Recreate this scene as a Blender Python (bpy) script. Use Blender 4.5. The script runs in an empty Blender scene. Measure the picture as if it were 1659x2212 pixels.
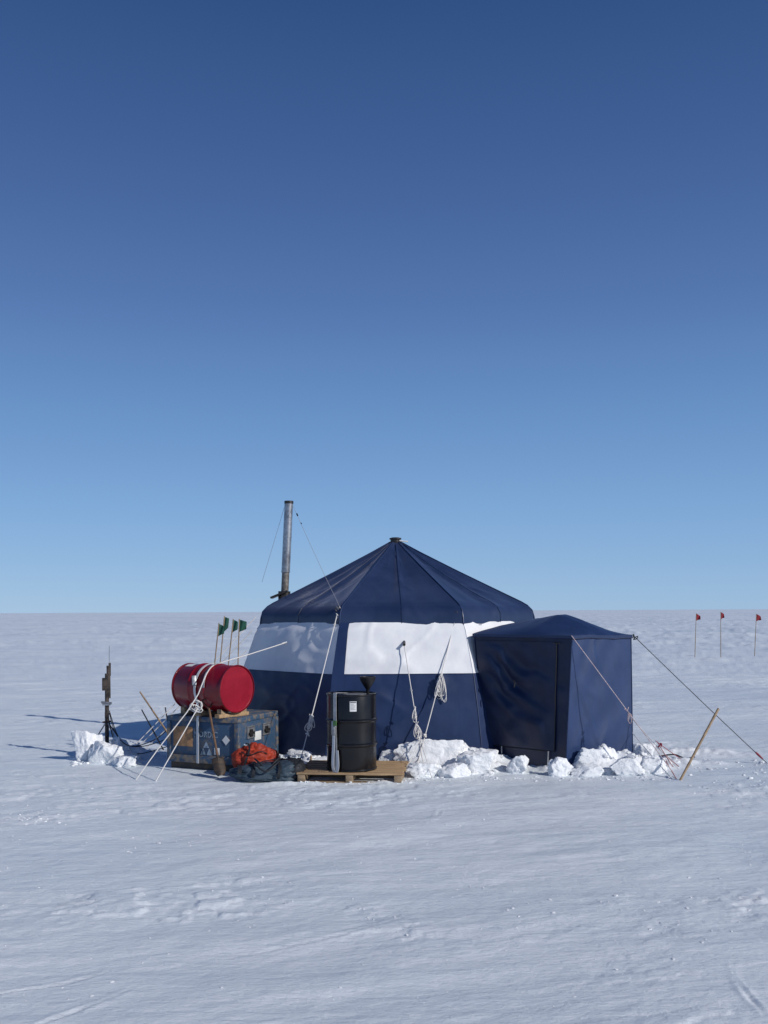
import bpy, bmesh, math, random
import numpy as np
from mathutils import Vector, Matrix, noise as mnoise

C = bpy.context.scene.collection
F = 2070.0; H = 1.95; CX = 829.5; CY = 1320.0; ROLL = 0.0054
def P(px, py, Y):
    dx, dy = px-CX, py-CY
    ex = dx - dy*ROLL; ey = dy + dx*ROLL
    return Vector((ex/F*Y, Y, H - ey/F*Y))
def GY(px, py):
    return F*H/((py-CY)+(px-CX)*ROLL)
def G(px, py):
    p = P(px, py, GY(px, py)); p.z = 0; return p

# ---------------------------------------------------------------- noise
def _h(i, j, s):
    v = np.sin(i*127.1+j*311.7+s*74.7)*43758.5453
    return v-np.floor(v)
def vn(x, y, s=0):
    x = np.asarray(x, dtype=float); y = np.asarray(y, dtype=float)
    i = np.floor(x); j = np.floor(y); fx = x-i; fy = y-j
    fx = fx*fx*fx*(fx*(fx*6-15)+10); fy = fy*fy*fy*(fy*(fy*6-15)+10)
    a = _h(i, j, s); b = _h(i+1, j, s); c = _h(i, j+1, s); d = _h(i+1, j+1, s)
    return (a+(b-a)*fx)*(1-fy)+(c+(d-c)*fx)*fy-0.5
def fbm(x, y, s=0, o=4):
    t = 0; a = 1.0; f = 1.0
    for k in range(o):
        t = t+a*vn(x*f+k*17.3, y*f-k*9.1, s+k); a *= .5; f *= 2.03
    return t

TC = Vector((0.177, 14.4, 0)); TROT = math.radians(1.5)
BERMS = [(0.72, 11.95, .55, .19, .19), (2.75, 11.66, .58, .18, .19), (-3.55, 12.9, .42, .25, .18), (-.75, 11.95, .28, .14, .12), (3.6, 12.1, .5, .2, .07), (3.9, 12.9, .8, .25, .07),
         (1.3, 11.75, .2, .12, .06), (1.15, 11.72, .35, .12, .08), (-.95, 10.82, .5, .05, .03), (0, 10.84, .35, .05, .035)]
TRACKS = [((-2.2, 4.7), (-1.55, 5.3), .009), ((-1.75, 4.3), (-1.35, 5.1), .008), ((-.7, 8.1), (.3, 8.7), .009), ((.1, 4.9), (1.3, 5.05), .006), ((-.9, 5.4), (.2, 6.2), .006),
          ((.3, 8.7), (.6, 9.4), .006), ((1.75, 4.5), (1.95, 5.3), .006), ((-.2, 5.8), (1.2, 6.1), .005), ((-1.2, 7.0), (-.1, 7.2), .005), ((-1.6, 4.2), (-.3, 4.7), .006), ((.2, 9.2), (2.6, 9.9), .006), ((.3, 9.4), (2.7, 10.1), .006)]
def bank(x, y):
    h = 0
    for cx, cy, sx, sy, a in BERMS:
        g = np.exp(-((x-cx)/sx)**2-((y-cy)/sy)**2)
        h = h+a*g*(1+1.3*vn(x*5, y*5, 51)+.9*vn(x*13, y*13, 52)+.4*vn(x*29, y*29, 53))
    return h
def gh(x, y):
    x = np.asarray(x, dtype=float); y = np.asarray(y, dtype=float)
    r = np.sqrt(x*x+y*y)
    u = x*.97+y*.22; v = -x*.22+y*.97
    far = np.clip((r-14)/50, 0, 1)
    near = 1-np.clip((r-60)/300, 0, 1)
    h = .035*fbm(u*.22, v*.55, 3, 3)
    h = h+.018*fbm(u*1.1, v*2.6, 7, 4)*near
    pm = np.clip((fbm(u*.45, v*.9, 13, 3)-.0)*3, 0, 1)
    cr = fbm(u*3.2, v*7.5, 15, 4); st = np.clip((cr-.05)*9, 0, 1)
    h = h+near*pm*(.013*st+.009*fbm(u*11, v*19, 17, 2))
    rd = 1-np.abs(2*fbm(u*2.2, v*6.5, 11, 3)); h = h+.005*rd*near*(vn(x*.5, y*.5, 5)+.6)
    pit = np.clip(vn(u*3.1, v*7, 21)-.2, 0, 1); h = h+.035*pit*pit*near
    h = h+far*(.22*fbm(u*.10, v*.22, 31, 3)+.26*np.maximum(0, fbm(u*.5, v*1.3, 33, 4)-.05))
    h = h+np.clip((r-120)/500, 0, 1)*1.5*fbm(u*.008, v*.01, 41, 3)
    h = h+bank(x, y)
    rt = np.sqrt((x-TC.x)**2+(y-TC.y)**2)
    h = h+.08*np.exp(-((rt-2.6)/.22)**2)*(1+vn(x*4, y*4, 61)+.5*vn(x*11, y*11, 62))
    for (ax, ay), (bx, by), w in TRACKS:
        dx, dy = bx-ax, by-ay; L = dx*dx+dy*dy
        t0_ = ((x-ax)*dx+(y-ay)*dy)/L; t = np.clip(t0_, 0, 1)
        wob = .04*np.sin(t*4+ax)
        d = np.sqrt((x-ax-t*dx-wob)**2+(y-ay-t*dy+wob)**2)
        fade = np.sin(np.pi*np.clip(t0_, 0, 1))**.5
        h = h+fade*(-w*np.exp(-(d/.014)**2)+w*.6*np.exp(-((d-.03)/.014)**2))
    flat = np.exp(-(((x+.9)/2.2)**4)-(((y-11.4)/.62)**4))
    return h*(1-.7*flat)
def g1(x, y): return float(gh(x, y))

# ---------------------------------------------------------------- materials
def newmat(name):
    m = bpy.data.materials.new(name); m.use_nodes = True
    nt = m.node_tree; b = nt.nodes['Principled BSDF']; return m, nt, b
def mat(name, col, rough=.6, metal=0, col2=None, scale=6, lo=.4, hi=.6, bump=0, bscale=30, detail=6, stretch=(1, 1, 1), spec=None, bdist=.01, dist=0, sheen=0):
    m, nt, b = newmat(name)
    b.inputs['Base Color'].default_value = (*col, 1); b.inputs['Roughness'].default_value = rough; b.inputs['Metallic'].default_value = metal
    if spec is not None: b.inputs['Specular IOR Level'].default_value = spec
    if sheen:
        b.inputs['Sheen Weight'].default_value = sheen; b.inputs['Sheen Roughness'].default_value = .4; b.inputs['Sheen Tint'].default_value = (.66, .68, .82, 1)
    tc = nt.nodes.new('ShaderNodeTexCoord'); mp = nt.nodes.new('ShaderNodeMapping'); mp.inputs['Scale'].default_value = stretch
    nt.links.new(tc.outputs['Object'], mp.inputs[0])
    if col2 is not None:
        n = nt.nodes.new('ShaderNodeTexNoise'); n.inputs['Scale'].default_value = scale; n.inputs['Detail'].default_value = detail; n.inputs['Roughness'].default_value = .65
        nt.links.new(mp.outputs[0], n.inputs['Vector'])
        r = nt.nodes.new('ShaderNodeValToRGB'); r.color_ramp.elements[0].position = lo; r.color_ramp.elements[1].position = hi
        r.color_ramp.elements[0].color = (*col, 1); r.color_ramp.elements[1].color = (*col2, 1)
        nt.links.new(n.outputs['Fac'], r.inputs[0]); nt.links.new(r.outputs[0], b.inputs['Base Color'])
    if bump:
        n2 = nt.nodes.new('ShaderNodeTexNoise'); n2.inputs['Scale'].default_value = bscale; n2.inputs['Detail'].default_value = 3; n2.inputs['Distortion'].default_value = dist
        nt.links.new(mp.outputs[0], n2.inputs['Vector'])
        bp = nt.nodes.new('ShaderNodeBump'); bp.inputs['Strength'].default_value = bump; bp.inputs['Distance'].default_value = bdist
        nt.links.new(n2.outputs['Fac'], bp.inputs['Height']); nt.links.new(bp.outputs[0], b.inputs['Normal'])
    return m

def snow_mat(name, ca, cb, block=False):
    m, nt, b = newmat(name)
    L = nt.links
    geo = nt.nodes.new('ShaderNodeNewGeometry')
    def noi(scale, st, det=5, rough=.6):
        mp = nt.nodes.new('ShaderNodeMapping'); mp.inputs['Scale'].default_value = st; mp.inputs['Rotation'].default_value = (0, 0, .2)
        L.new(geo.outputs['Position'], mp.inputs[0])
        n = nt.nodes.new('ShaderNodeTexNoise'); n.inputs['Scale'].default_value = scale; n.inputs['Detail'].default_value = det; n.inputs['Roughness'].default_value = rough
        L.new(mp.outputs[0], n.inputs['Vector']); return n
    def ramp(n, lo, hi, c0=(0, 0, 0, 1), c1=(1, 1, 1, 1)):
        r = nt.nodes.new('ShaderNodeValToRGB'); r.color_ramp.elements[0].position = lo; r.color_ramp.elements[1].position = hi
        r.color_ramp.elements[0].color = c0; r.color_ramp.elements[1].color = c1; L.new(n.outputs['Fac'], r.inputs[0]); return r
    def mixc(fac, a, bcol):
        mx = nt.nodes.new('ShaderNodeMix'); mx.data_type = 'RGBA'; L.new(fac, mx.inputs['Factor']); L.new(a, mx.inputs['A']); mx.inputs['B'].default_value = bcol; return mx.outputs['Result']
    col = ramp(noi(.55, (.45, 1.3, 1), 7, .62), .33, .68, (*ca, 1), (*cb, 1)).outputs[0]
    if not block:
        col = mixc(ramp(noi(.05, (.5, 1.6, 1), 7, .7), .48, .62).outputs[0], col, (.63, .70, .76, 1))
        col = mixc(ramp(noi(1.6, (.5, 2.2, 1), 8, .72), .53, .72).outputs[0], col, (.63, .70, .76, 1))
    s2 = ramp(noi(9, (.7, 1.6, 1), 7, .82), .57, .66); s3 = ramp(noi(.35, (.6, 1.2, 1), 4, .6), .40, .58)
    mu = nt.nodes.new('ShaderNodeMath'); mu.operation = 'MULTIPLY'; L.new(s2.outputs[0], mu.inputs[0]); L.new(s3.outputs[0], mu.inputs[1])
    col = mixc(mu.outputs[0], col, (.95, .96, .965, 1))
    if not block:
        at = nt.nodes.new('ShaderNodeAttribute'); at.attribute_name = 'bank'
        col = mixc(at.outputs['Fac'], col, (.90, .915, .93, 1))
    L.new(col, b.inputs['Base Color'])
    b.inputs['Roughness'].default_value = .5 if not block else .75
    b.inputs['Specular IOR Level'].default_value = .3
    n1 = noi(2.2, (.6, 1.6, 1), 6, .6); n2 = noi(14, (.7, 1.5, 1) if not block else (1, 1, 1), 7, .75)
    b1 = nt.nodes.new('ShaderNodeBump'); b1.inputs['Distance'].default_value = .05 if not block else .03; b1.inputs['Strength'].default_value = .5
    b2 = nt.nodes.new('ShaderNodeBump'); b2.inputs['Distance'].default_value = .018 if not block else .03; b2.inputs['Strength'].default_value = .8 if not block else .9
    L.new(n1.outputs['Fac'], b1.inputs['Height']); L.new(n2.outputs['Fac'], b2.inputs['Height'])
    L.new(b1.outputs[0], b2.inputs['Normal']); L.new(b2.outputs[0], b.inputs['Normal'])
    return m

M = {}
M['snow'] = snow_mat('snow', (.71, .775, .82), (.82, .86, .885))
M['block'] = snow_mat('snow_block', (.88, .90, .915), (.93, .94, .95), True)
FB = dict(bump=.25, bscale=2.2, bdist=.035, dist=.3, stretch=(1, 1, .6))
M['navy'] = mat('navy_nylon', (.009, .024, .080), .42, col2=(.014, .032, .098), scale=3, spec=.5, sheen=.07, **FB)
M['navy_roof'] = mat('navy_roof_nylon', (.010, .023, .068), .34, col2=(.018, .033, .088), scale=2.5, spec=.6, sheen=.20, **FB)
M['navy_dark'] = mat('navy_shaded_door_nylon', (.003, .010, .042), .45, col2=(.005, .015, .055), scale=5, **FB)  # porch navy darkened, entrance-side shade put into the colour; also used for seams
M['navy_vest'] = mat('navy_lit_porch_nylon', (.013, .034, .105), .45, col2=(.018, .042, .125), scale=5, sheen=.08, **FB)  # same porch navy made lighter, sunlight on these walls is in the colour
FW = dict(FB); FW['bump'] = .35
M['white'] = mat('white_nylon', (.84, .84, .84), .55, col2=(.76, .755, .77), scale=3, **FW)
M['black'] = mat('black_plastic', (.012, .012, .014), .45)
M['blackmetal'] = mat('dark_metal', (.03, .03, .032), .4, .6, col2=(.07, .06, .055), scale=20)
M['mastmetal'] = mat('weathered_mast_metal', (.022, .020, .020), .6, .3, col2=(.10, .075, .06), scale=16)
M['steel'] = mat('galvanised_steel', (.42, .43, .45), .38, .85, col2=(.25, .25, .26), scale=10, bump=.1, bscale=40)
M['sooty'] = mat('sooty_steel', (.13, .115, .105), .6, .6, col2=(.27, .25, .23), scale=16)
M['red'] = mat('red_drum_paint', (.22, .003, .012), .28, col2=(.16, .003, .010), scale=5, bump=.08, bscale=5, bdist=.02)
M['redlid'] = mat('red_lid_paint', (.24, .004, .018), .38, col2=(.30, .008, .024), scale=7, bump=.06, bscale=6)
M['blackdrum'] = mat('black_drum_paint', (.005, .005, .007), .27, col2=(.009, .009, .011), scale=6, bump=.05, bscale=5, bdist=.02, spec=.4)
M['paper'] = mat('white_paper_label', (.72, .72, .70), .6)
M['ink'] = mat('printed_ink', (.10, .10, .11), .7)
M['wood'] = mat('pale_pine', (.46, .31, .17), .7, col2=(.33, .21, .11), scale=5, stretch=(1, 8, 8), bump=.3, bscale=20)
M['woodraw'] = mat('weathered_pine', (.36, .26, .16), .75, col2=(.22, .16, .10), scale=7, stretch=(1, 5, 5), bump=.4, bscale=20)
M['bamboo'] = mat('bamboo', (.36, .25, .15), .55, col2=(.22, .15, .09), scale=14)
M['crate'] = mat('worn_blue_crate_paint', (.030, .072, .138), .6, col2=(.16, .13, .10), scale=8, lo=.50, hi=.70, bump=.3, bscale=25, detail=9)
M['crate_edge'] = mat('worn_crate_edge', (.036, .078, .14), .6, col2=(.24, .18, .12), scale=11, lo=.46, hi=.62, bump=.3, bscale=30, detail=9)
M['skid'] = mat('dark_skid_wood', (.05, .045, .045), .8, col2=(.10, .075, .05), scale=10)
M['patch'] = mat('bare_plywood_patch', (.42, .23, .11), .8, col2=(.27, .15, .08), scale=12)
M['latch'] = mat('zinc_latch', (.42, .43, .45), .45, .7, col2=(.28, .29, .3), scale=30)
M['stencil'] = mat('stencil_white', (.30, .37, .44), .7, col2=(.06, .11, .17), scale=22, lo=.46, hi=.62)
M['rope'] = mat('white_rope', (.70, .67, .64), .8)
M['thinrope'] = mat('grey_cord', (.38, .37, .38), .8)
M['strap'] = mat('grey_webbing', (.50, .49, .48), .75, col2=(.38, .37, .36), scale=20)
M['wstrap'] = mat('white_webbing', (.66, .65, .64), .75)
M['redrope'] = mat('red_cord', (.28, .04, .06), .8)
M['pinkrope'] = mat('pink_white_cord', (.58, .52, .52), .8, col2=(.42, .28, .29), scale=60)
M['blackrope'] = mat('black_cord', (.018, .018, .022), .8)
M['orange'] = mat('orange_fabric', (.40, .040, .012), .65, col2=(.27, .026, .010), scale=8, bump=.5, bscale=14, bdist=.02)
M['teal'] = mat('slate_blue_fabric', (.030, .052, .075), .6, col2=(.045, .072, .098), scale=6, bump=.5, bscale=12, bdist=.02)
M['darkfab'] = mat('black_fabric', (.010, .012, .017), .7, bump=.3, bscale=20)
M['green'] = mat('green_flag_cloth', (.004, .058, .040), .7, col2=(.008, .08, .052), scale=10)
M['redflag'] = mat('red_flag_cloth', (.25, .006, .018), .7, col2=(.17, .005, .014), scale=10)
M['shovelwood'] = mat('brown_ash_handle', (.17, .09, .05), .5, col2=(.11, .06, .03), scale=20)
M['shovelgrip'] = mat('dark_brown_grip', (.09, .035, .025), .5)
M['shovelmetal'] = mat('old_steel_blade', (.05, .043, .04), .5, .5, col2=(.10, .07, .05), scale=14)
M['greentag'] = mat('green_tag', (.10, .22, .06), .6)

# ---------------------------------------------------------------- mesh builder
class MB:
    def __init__(s): s.v = []; s.f = []
    def add(s, vs, fs, Mx=None):
        n = len(s.v)
        for p in vs:
            p = Vector(p); s.v.append(Mx @ p if Mx else p)
        for f in fs: s.f.append(tuple(i+n for i in f))
        return s
    def box(s, c, d, Mx=None, R=None):
        c = Vector(c); hx, hy, hz = d[0]/2, d[1]/2, d[2]/2
        b = min(hx, hy, hz)*.18
        bm = bmesh.new(); bmesh.ops.create_cube(bm, size=1)
        for q in bm.verts: q.co = Vector((q.co.x*2*hx, q.co.y*2*hy, q.co.z*2*hz))
        bmesh.ops.bevel(bm, geom=list(bm.edges), offset=min(b, .006), segments=2, affect='EDGES', profile=.5)
        bm.verts.index_update()
        vs = [(R @ q.co if R else q.co)+c for q in bm.verts]; fs = [[q.index for q in f.verts] for f in bm.faces]
        bm.free(); return s.add(vs, fs, Mx)
    def tube(s, pts, r, seg=8, Mx=None, closed=False):
        pts = [Vector(p) for p in pts]; n = len(pts); rs = r if isinstance(r, (list, tuple)) else [r]*n
        vs = []; fs = []; prev = None
        for i, p in enumerate(pts):
            if closed: t = pts[(i+1) % n]-pts[i-1]
            else: t = pts[min(i+1, n-1)]-pts[max(i-1, 0)]
            if t.length < 1e-9: t = Vector((0, 0, 1))
            t.normalize()
            if prev is None:
                a = Vector((0, 0, 1)) if abs(t.z) < .9 else Vector((1, 0, 0)); e = t.cross(a).normalized()
            else:
                e = prev-t*prev.dot(t)
                e = e.normalized() if e.length > 1e-6 else t.orthogonal().normalized()
            prev = e; g = t.cross(e)
            for k in range(seg):
                q = 2*math.pi*k/seg; vs.append(p+(e*math.cos(q)+g*math.sin(q))*rs[i])
        m = n if closed else n-1
        for i in range(m):
            for k in range(seg):
                a = i*seg; b = ((i+1) % n)*seg; fs.append((a+k, a+(k+1) % seg, b+(k+1) % seg, b+k))
        if not closed:
            fs.append(tuple(range(seg))[::-1]); fs.append(tuple((n-1)*seg+k for k in range(seg)))
        return s.add(vs, fs, Mx)
    def lathe(s, prof, seg=48, Mx=None, cap=True):
        vs = []; fs = []
        for (r, z) in prof:
            for k in range(seg):
                q = 2*math.pi*k/seg; vs.append((r*math.cos(q), r*math.sin(q), z))
        for i in range(len(prof)-1):
            for k in range(seg):
                a = i*seg; b = a+seg; fs.append((a+k, a+(k+1) % seg, b+(k+1) % seg, b+k))
        if cap:
            fs.append(tuple(range(seg))[::-1]); fs.append(tuple((len(prof)-1)*seg+k for k in range(seg)))
        return s.add(vs, fs, Mx)
    def ribbon(s, pts, w, wd, th=.003, Mx=None):
        pts = [Vector(p) for p in pts]; n = len(pts); vs = []; fs = []
        for i, p in enumerate(pts):
            t = (pts[min(i+1, n-1)]-pts[max(i-1, 0)]).normalized()
            d = Vector(wd); d = (d-t*d.dot(t)).normalized(); nn = t.cross(d)*th/2
            vs += [p-d*w/2-nn, p+d*w/2-nn, p+d*w/2+nn, p-d*w/2+nn]
        for i in range(n-1):
            for k in range(4):
                a = i*4; b = a+4; fs.append((a+k, a+(k+1) % 4, b+(k+1) % 4, b+k))
        fs.append((3, 2, 1, 0)); fs.append(tuple((n-1)*4+k for k in range(4)))
        return s.add(vs, fs, Mx)
    def grid(s, fn, nu, nv):
        vs = [fn(i/nu, j/nv) for j in range(nv+1) for i in range(nu+1)]
        fs = [(j*(nu+1)+i, j*(nu+1)+i+1, (j+1)*(nu+1)+i+1, (j+1)*(nu+1)+i) for j in range(nv) for i in range(nu)]
        return s.add(vs, fs)
    def build(s, name, m, parent=None, loc=None, smooth=True, angle=35):
        if parent is not None: off = ORG[parent.name]
        else: off = Vector(loc) if loc is not None else Vector((0, 0, 0))
        me = bpy.data.meshes.new(name)
        me.from_pydata([tuple(p-off) for p in s.v], [], s.f); me.update()
        bm = bmesh.new(); bm.from_mesh(me); bmesh.ops.recalc_face_normals(bm, faces=bm.faces)
        ca = math.radians(angle)
        for e in bm.edges:
            if len(e.link_faces) == 2 and e.calc_face_angle(0) > ca: e.smooth = False
        for f in bm.faces: f.smooth = smooth
        bm.to_mesh(me); bm.free()
        me.materials.append(m)
        o = bpy.data.objects.new(name, me); C.objects.link(o)
        if parent is not None: o.parent = parent
        else: o.location = off
        ORG[o.name] = off
        return o
ORG = {}
def thing(name, label, cat, loc, group=None):
    o = bpy.data.objects.new(name, None); C.objects.link(o); o.location = loc; o.empty_display_size = .1
    ORG[o.name] = Vector(loc); o['label'] = label; o['category'] = cat
    if group: o['group'] = group
    return o
def tag(o, label, cat, group=None, kind=None):
    o['label'] = label
    if cat: o['category'] = cat
    if group: o['group'] = group
    if kind: o['kind'] = kind
    return o
def lerp(a, b, t): return a+(b-a)*t
def line(a, b, n=8, sag=0):
    a = Vector(a); b = Vector(b)
    return [a.lerp(b, i/n)-Vector((0, 0, 4*sag*(i/n)*(1-i/n))) for i in range(n+1)]
def smooth_path(pts, n=6):
    pts = [Vector(p) for p in pts]; out = []
    for i in range(len(pts)-1):
        p0 = pts[max(i-1, 0)]; p1 = pts[i]; p2 = pts[i+1]; p3 = pts[min(i+2, len(pts)-1)]
        for k in range(n):
            t = k/n
            out.append(.5*((2*p1)+(p2-p0)*t+(2*p0-5*p1+4*p2-p3)*t*t+(3*p1-p0-3*p2+p3)*t**3))
    out.append(pts[-1]); return out

# ---------------------------------------------------------------- ground
def make_ground():
    r = np.concatenate([np.geomspace(.6, 3.5, 24)[:-1], np.geomspace(3.5, 30, 620)[:-1], np.geomspace(30, 9000, 260)])
    a = np.concatenate([np.radians(np.linspace(-32, 32, 641)), np.radians(np.arange(35, 326, 3.0))])
    na, nr = len(a), len(r)
    A, R = np.meshgrid(a, r)
    X = R*np.sin(A); Y = R*np.cos(A); Z = gh(X, Y)
    v = np.stack([X.ravel(), Y.ravel(), Z.ravel()], 1)
    v = np.vstack([v, [[0, 0, 0]]])
    i = np.arange(nr-1)[:, None]; j = np.arange(na)[None, :]; j2 = (j+1) % na
    q = np.stack([i*na+j, i*na+j2, (i+1)*na+j2, (i+1)*na+j], -1).reshape(-1, 4)[:, ::-1]
    me = bpy.data.meshes.new('ground')
    me.vertices.add(len(v)); me.vertices.foreach_set('co', v.ravel())
    tri = np.stack([np.full(na, nr*na), (np.arange(na)+1) % na, np.arange(na)], 1)[:, ::-1]
    nl = q.size+tri.size
    me.loops.add(nl); me.loops.foreach_set('vertex_index', np.concatenate([q.ravel(), tri.ravel()]).astype(np.int32))
    me.polygons.add(len(q)+len(tri))
    me.polygons.foreach_set('loop_start', np.concatenate([np.arange(len(q))*4, q.size+np.arange(len(tri))*3]).astype(np.int32))
    me.polygons.foreach_set('loop_total', np.concatenate([np.full(len(q), 4), np.full(len(tri), 3)]).astype(np.int32))
    me.update(calc_edges=True); me.validate()
    if me.polygons[1000].normal.z < 0: me.flip_normals()
    me.polygons.foreach_set('use_smooth', np.ones(len(me.polygons), dtype=bool))
    at = me.attributes.new('bank', 'FLOAT', 'POINT')
    at.data.foreach_set('value', np.clip(bank(v[:, 0], v[:, 1])/.07, 0, 1).astype(np.float32))
    me.materials.append(M['snow'])
    o = bpy.data.objects.new('ground', me); C.objects.link(o); o['kind'] = 'structure'; o['label'] = 'wind scoured snow plain reaching the horizon'
make_ground()

# ---------------------------------------------------------------- snow chunks
def chunk_verts(rng, sub=4, facets=13, rough=1.0):
    bm = bmesh.new(); bmesh.ops.create_icosphere(bm, subdivisions=sub, radius=1)
    pl = []
    for k in range(facets):
        n = Vector((rng.gauss(0, 1), rng.gauss(0, 1), rng.gauss(0, .9))).normalized(); pl.append((n, rng.uniform(.50, .95)))
    pl.append((Vector((rng.uniform(-.3, .3), rng.uniform(-.3, .3), 1)).normalized(), rng.uniform(.55, .85)))
    off = Vector((rng.uniform(0, 99), rng.uniform(0, 99), rng.uniform(0, 99)))
    vs = []
    for q in bm.verts:
        d = q.co.normalized(); hs = []
        for n, h in pl:
            c = d.dot(n)
            if c > .05: hs.append(h/c)
        hs.append(1.12); mnh = min(hs); r = -math.log(sum(math.exp(-(x-mnh)*80) for x in hs))/80+mnh
        p = d*r
        if sub > 2:
            st = mnoise.noise(p*4.2+off*1.3)
            r *= 1+rough*(.13*mnoise.noise(p*2.1+off)+.03*(1-2*abs(mnoise.noise(p*3.1+off)))+.06*max(0, min(1, st*6))+.045*mnoise.noise(p*8+off)+.028*mnoise.noise(p*19+off))
        vs.append(d*r)
    bm.verts.index_update(); fs = [[q.index for q in f.verts] for f in bm.faces]; bm.free()
    return vs, fs
def snow_chunk(px0, px1, yt, yb, depth, seed, label, group=None):
    rng = random.Random(seed*13+5); pc = (px0+px1)/2; Y = GY(pc, yb); base = G(pc, yb)
    w = (px1-px0)/F*Y; d = w*depth
    Y2 = Y+d/2; k = Y2/Y; w *= k*1.08
    vs, fs = chunk_verts(rng, 5)
    mn = [min(v[i] for v in vs) for i in range(3)]; mxx = [max(v[i] for v in vs) for i in range(3)]
    c = Vector((base.x*k, Y2, 0)); gz = g1(c.x, c.y)
    out = []
    ht = (H-(yt-CY+(pc-CX)*ROLL)/F*Y2)
    z0 = min(gz-.05, -.02)-.25*(ht-min(gz, 0))
    for v in vs:
        x = ((v.x-mn[0])/(mxx[0]-mn[0])-.5)*w; y = ((v.y-mn[1])/(mxx[1]-mn[1])-.5)*d; z = (v.z-mn[2])/(mxx[2]-mn[2])*(ht-z0)+z0
        out.append(Vector((c.x+x, c.y+y, z)))
    mb = MB(); mb.add(out, fs)
    o = mb.build('snow_block', M['block'], loc=(c.x, c.y, gz), angle=45)
    return tag(o, label, 'snow block', group)
CH = [
 (157, 222, 1575, 1646, .8, 1, 'tall snow block left of the instrument mast, leftmost of all the blocks'),
 (194, 268, 1600, 1652, .8, 2, 'low snow block right at the foot of the instrument mast'),
 (243, 296, 1630, 1658, .8, 3, 'small flat snow lump between the instrument mast and the blue crate'),
 (598, 646, 1594, 1642, .8, 4, 'snow block showing just right of the blue crate behind the orange bag'),
 (622, 700, 1616, 1654, .7, 5, 'low snow block behind the left end of the pallet'),
 (808, 870, 1618, 1662, .8, 6, 'snow block right beside the black drum behind the pallet'),
 (855, 1000, 1596, 1666, .42, 7, 'largest snow slab leaning on the tent wall under the guy rope knots'),
 (980, 1066, 1620, 1674, .6, 8, 'sloping snow block against the tent, right of the largest slab'),
 (880, 955, 1646, 1682, .7, 9, 'small snow block in front of the largest slab near the pallet corner'),
 (948, 1016, 1648, 1682, .7, 10, 'flat snow block in front of the largest slab on its right'),
 (1096, 1142, 1630, 1674, .9, 11, 'lone snow block in front of the porch door'),
 (1185, 1238, 1635, 1680, .8, 12, 'squarish snow block at the front corner of the porch'),
 (1232, 1332, 1614, 1670, .55, 13, 'broad angular snow block leaning on the lit porch wall'),
 (1274, 1312, 1592, 1634, .7, 14, 'small upright snow block perched against the lit porch wall'),
 (1304, 1366, 1600, 1652, .7, 15, 'pointed snow block below the right corner of the porch'),
 (1350, 1416, 1604, 1654, .7, 16, 'snow block just right of the porch under the pink guy line'),
 (1318, 1390, 1638, 1680, .6, 17, 'low front snow block in the pile right of the porch'),
 (1380, 1440, 1632, 1676, .6, 18, 'rightmost snow block of the pile, beside the red cords'),
 (1236, 1304, 1648, 1680, .6, 19, 'flat snow block lying in front of the broad angular one'),
]
for c in CH: snow_chunk(*c)
def scatter_chunks(name, label, spots, sub, seed):
    rng = random.Random(seed); mb = MB(); kinds = [chunk_verts(rng, sub, 8, rough=1.4) for _ in range(12)]
    for (x, y, s, e) in spots:
        vs, fs = rng.choice(kinds); a = rng.uniform(0, 6.28); ca, sa = math.cos(a), math.sin(a); z = g1(x, y)+s*.12
        fl = rng.uniform(.35, .85); st = rng.uniform(.8, 1.7); tx = rng.uniform(-.3, .3)
        mb.add([(x+(v.x*ca*st-v.y*sa)*s, y+(v.x*sa*st+v.y*ca)*s, z+(v.z+tx*v.x)*s*fl) for v in vs], fs)
    o = mb.build(name, M['block'], angle=30); return tag(o, label, 'snow', kind='stuff')
rng = random.Random(5); sp = []
for (px0, px1, y0, y1, n, smax) in [(812, 1070, 1645, 1684, 300, .07), (1185, 1445, 1648, 1682, 300, .065), (600, 700, 1642, 1668, 70, .06), (155, 300, 1634, 1660, 90, .06), (1075, 1190, 1650, 1676, 30, .03), (1440, 1659, 1640, 1700, 60, .03), (640, 890, 1688, 1697, 60, .018), (860, 1450, 1680, 1692, 110, .02)]:
    for k in range(n):
        g = G(rng.uniform(px0, px1), rng.triangular(y0, y1, y0+4)); sp.append((g.x, g.y, rng.uniform(.010, smax)*rng.uniform(.35, 1), 0))
scatter_chunks('snow_rubble', 'loose broken snow rubble lying around the larger blocks', sp, 3, 3)
sp = []
for k in range(2100):
    px = rng.uniform(-80, 1740); py = 1690+abs(rng.gauss(0, 200))
    if vn(px*.006, py*.012, 77) < .02 and rng.random() < .85: continue
    g = G(px, py); sp.append((g.x, g.y, min(.010, .002+rng.expovariate(480)), 0))
for (px, py, n, sx, sy) in [(50, 1770, 55, 40, 12), (1580, 1700, 60, 55, 12), (280, 1815, 20, 80, 14), (1300, 1960, 25, 120, 20)]:
    for k in range(n):
        g = G(rng.gauss(px, sx), rng.gauss(py, sy)); sp.append((g.x, g.y, rng.uniform(.003, .014), 0))
scatter_chunks('snow_crumbs', 'tiny crumbs of hard snow scattered over the foreground', sp, 2, 8)

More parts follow.
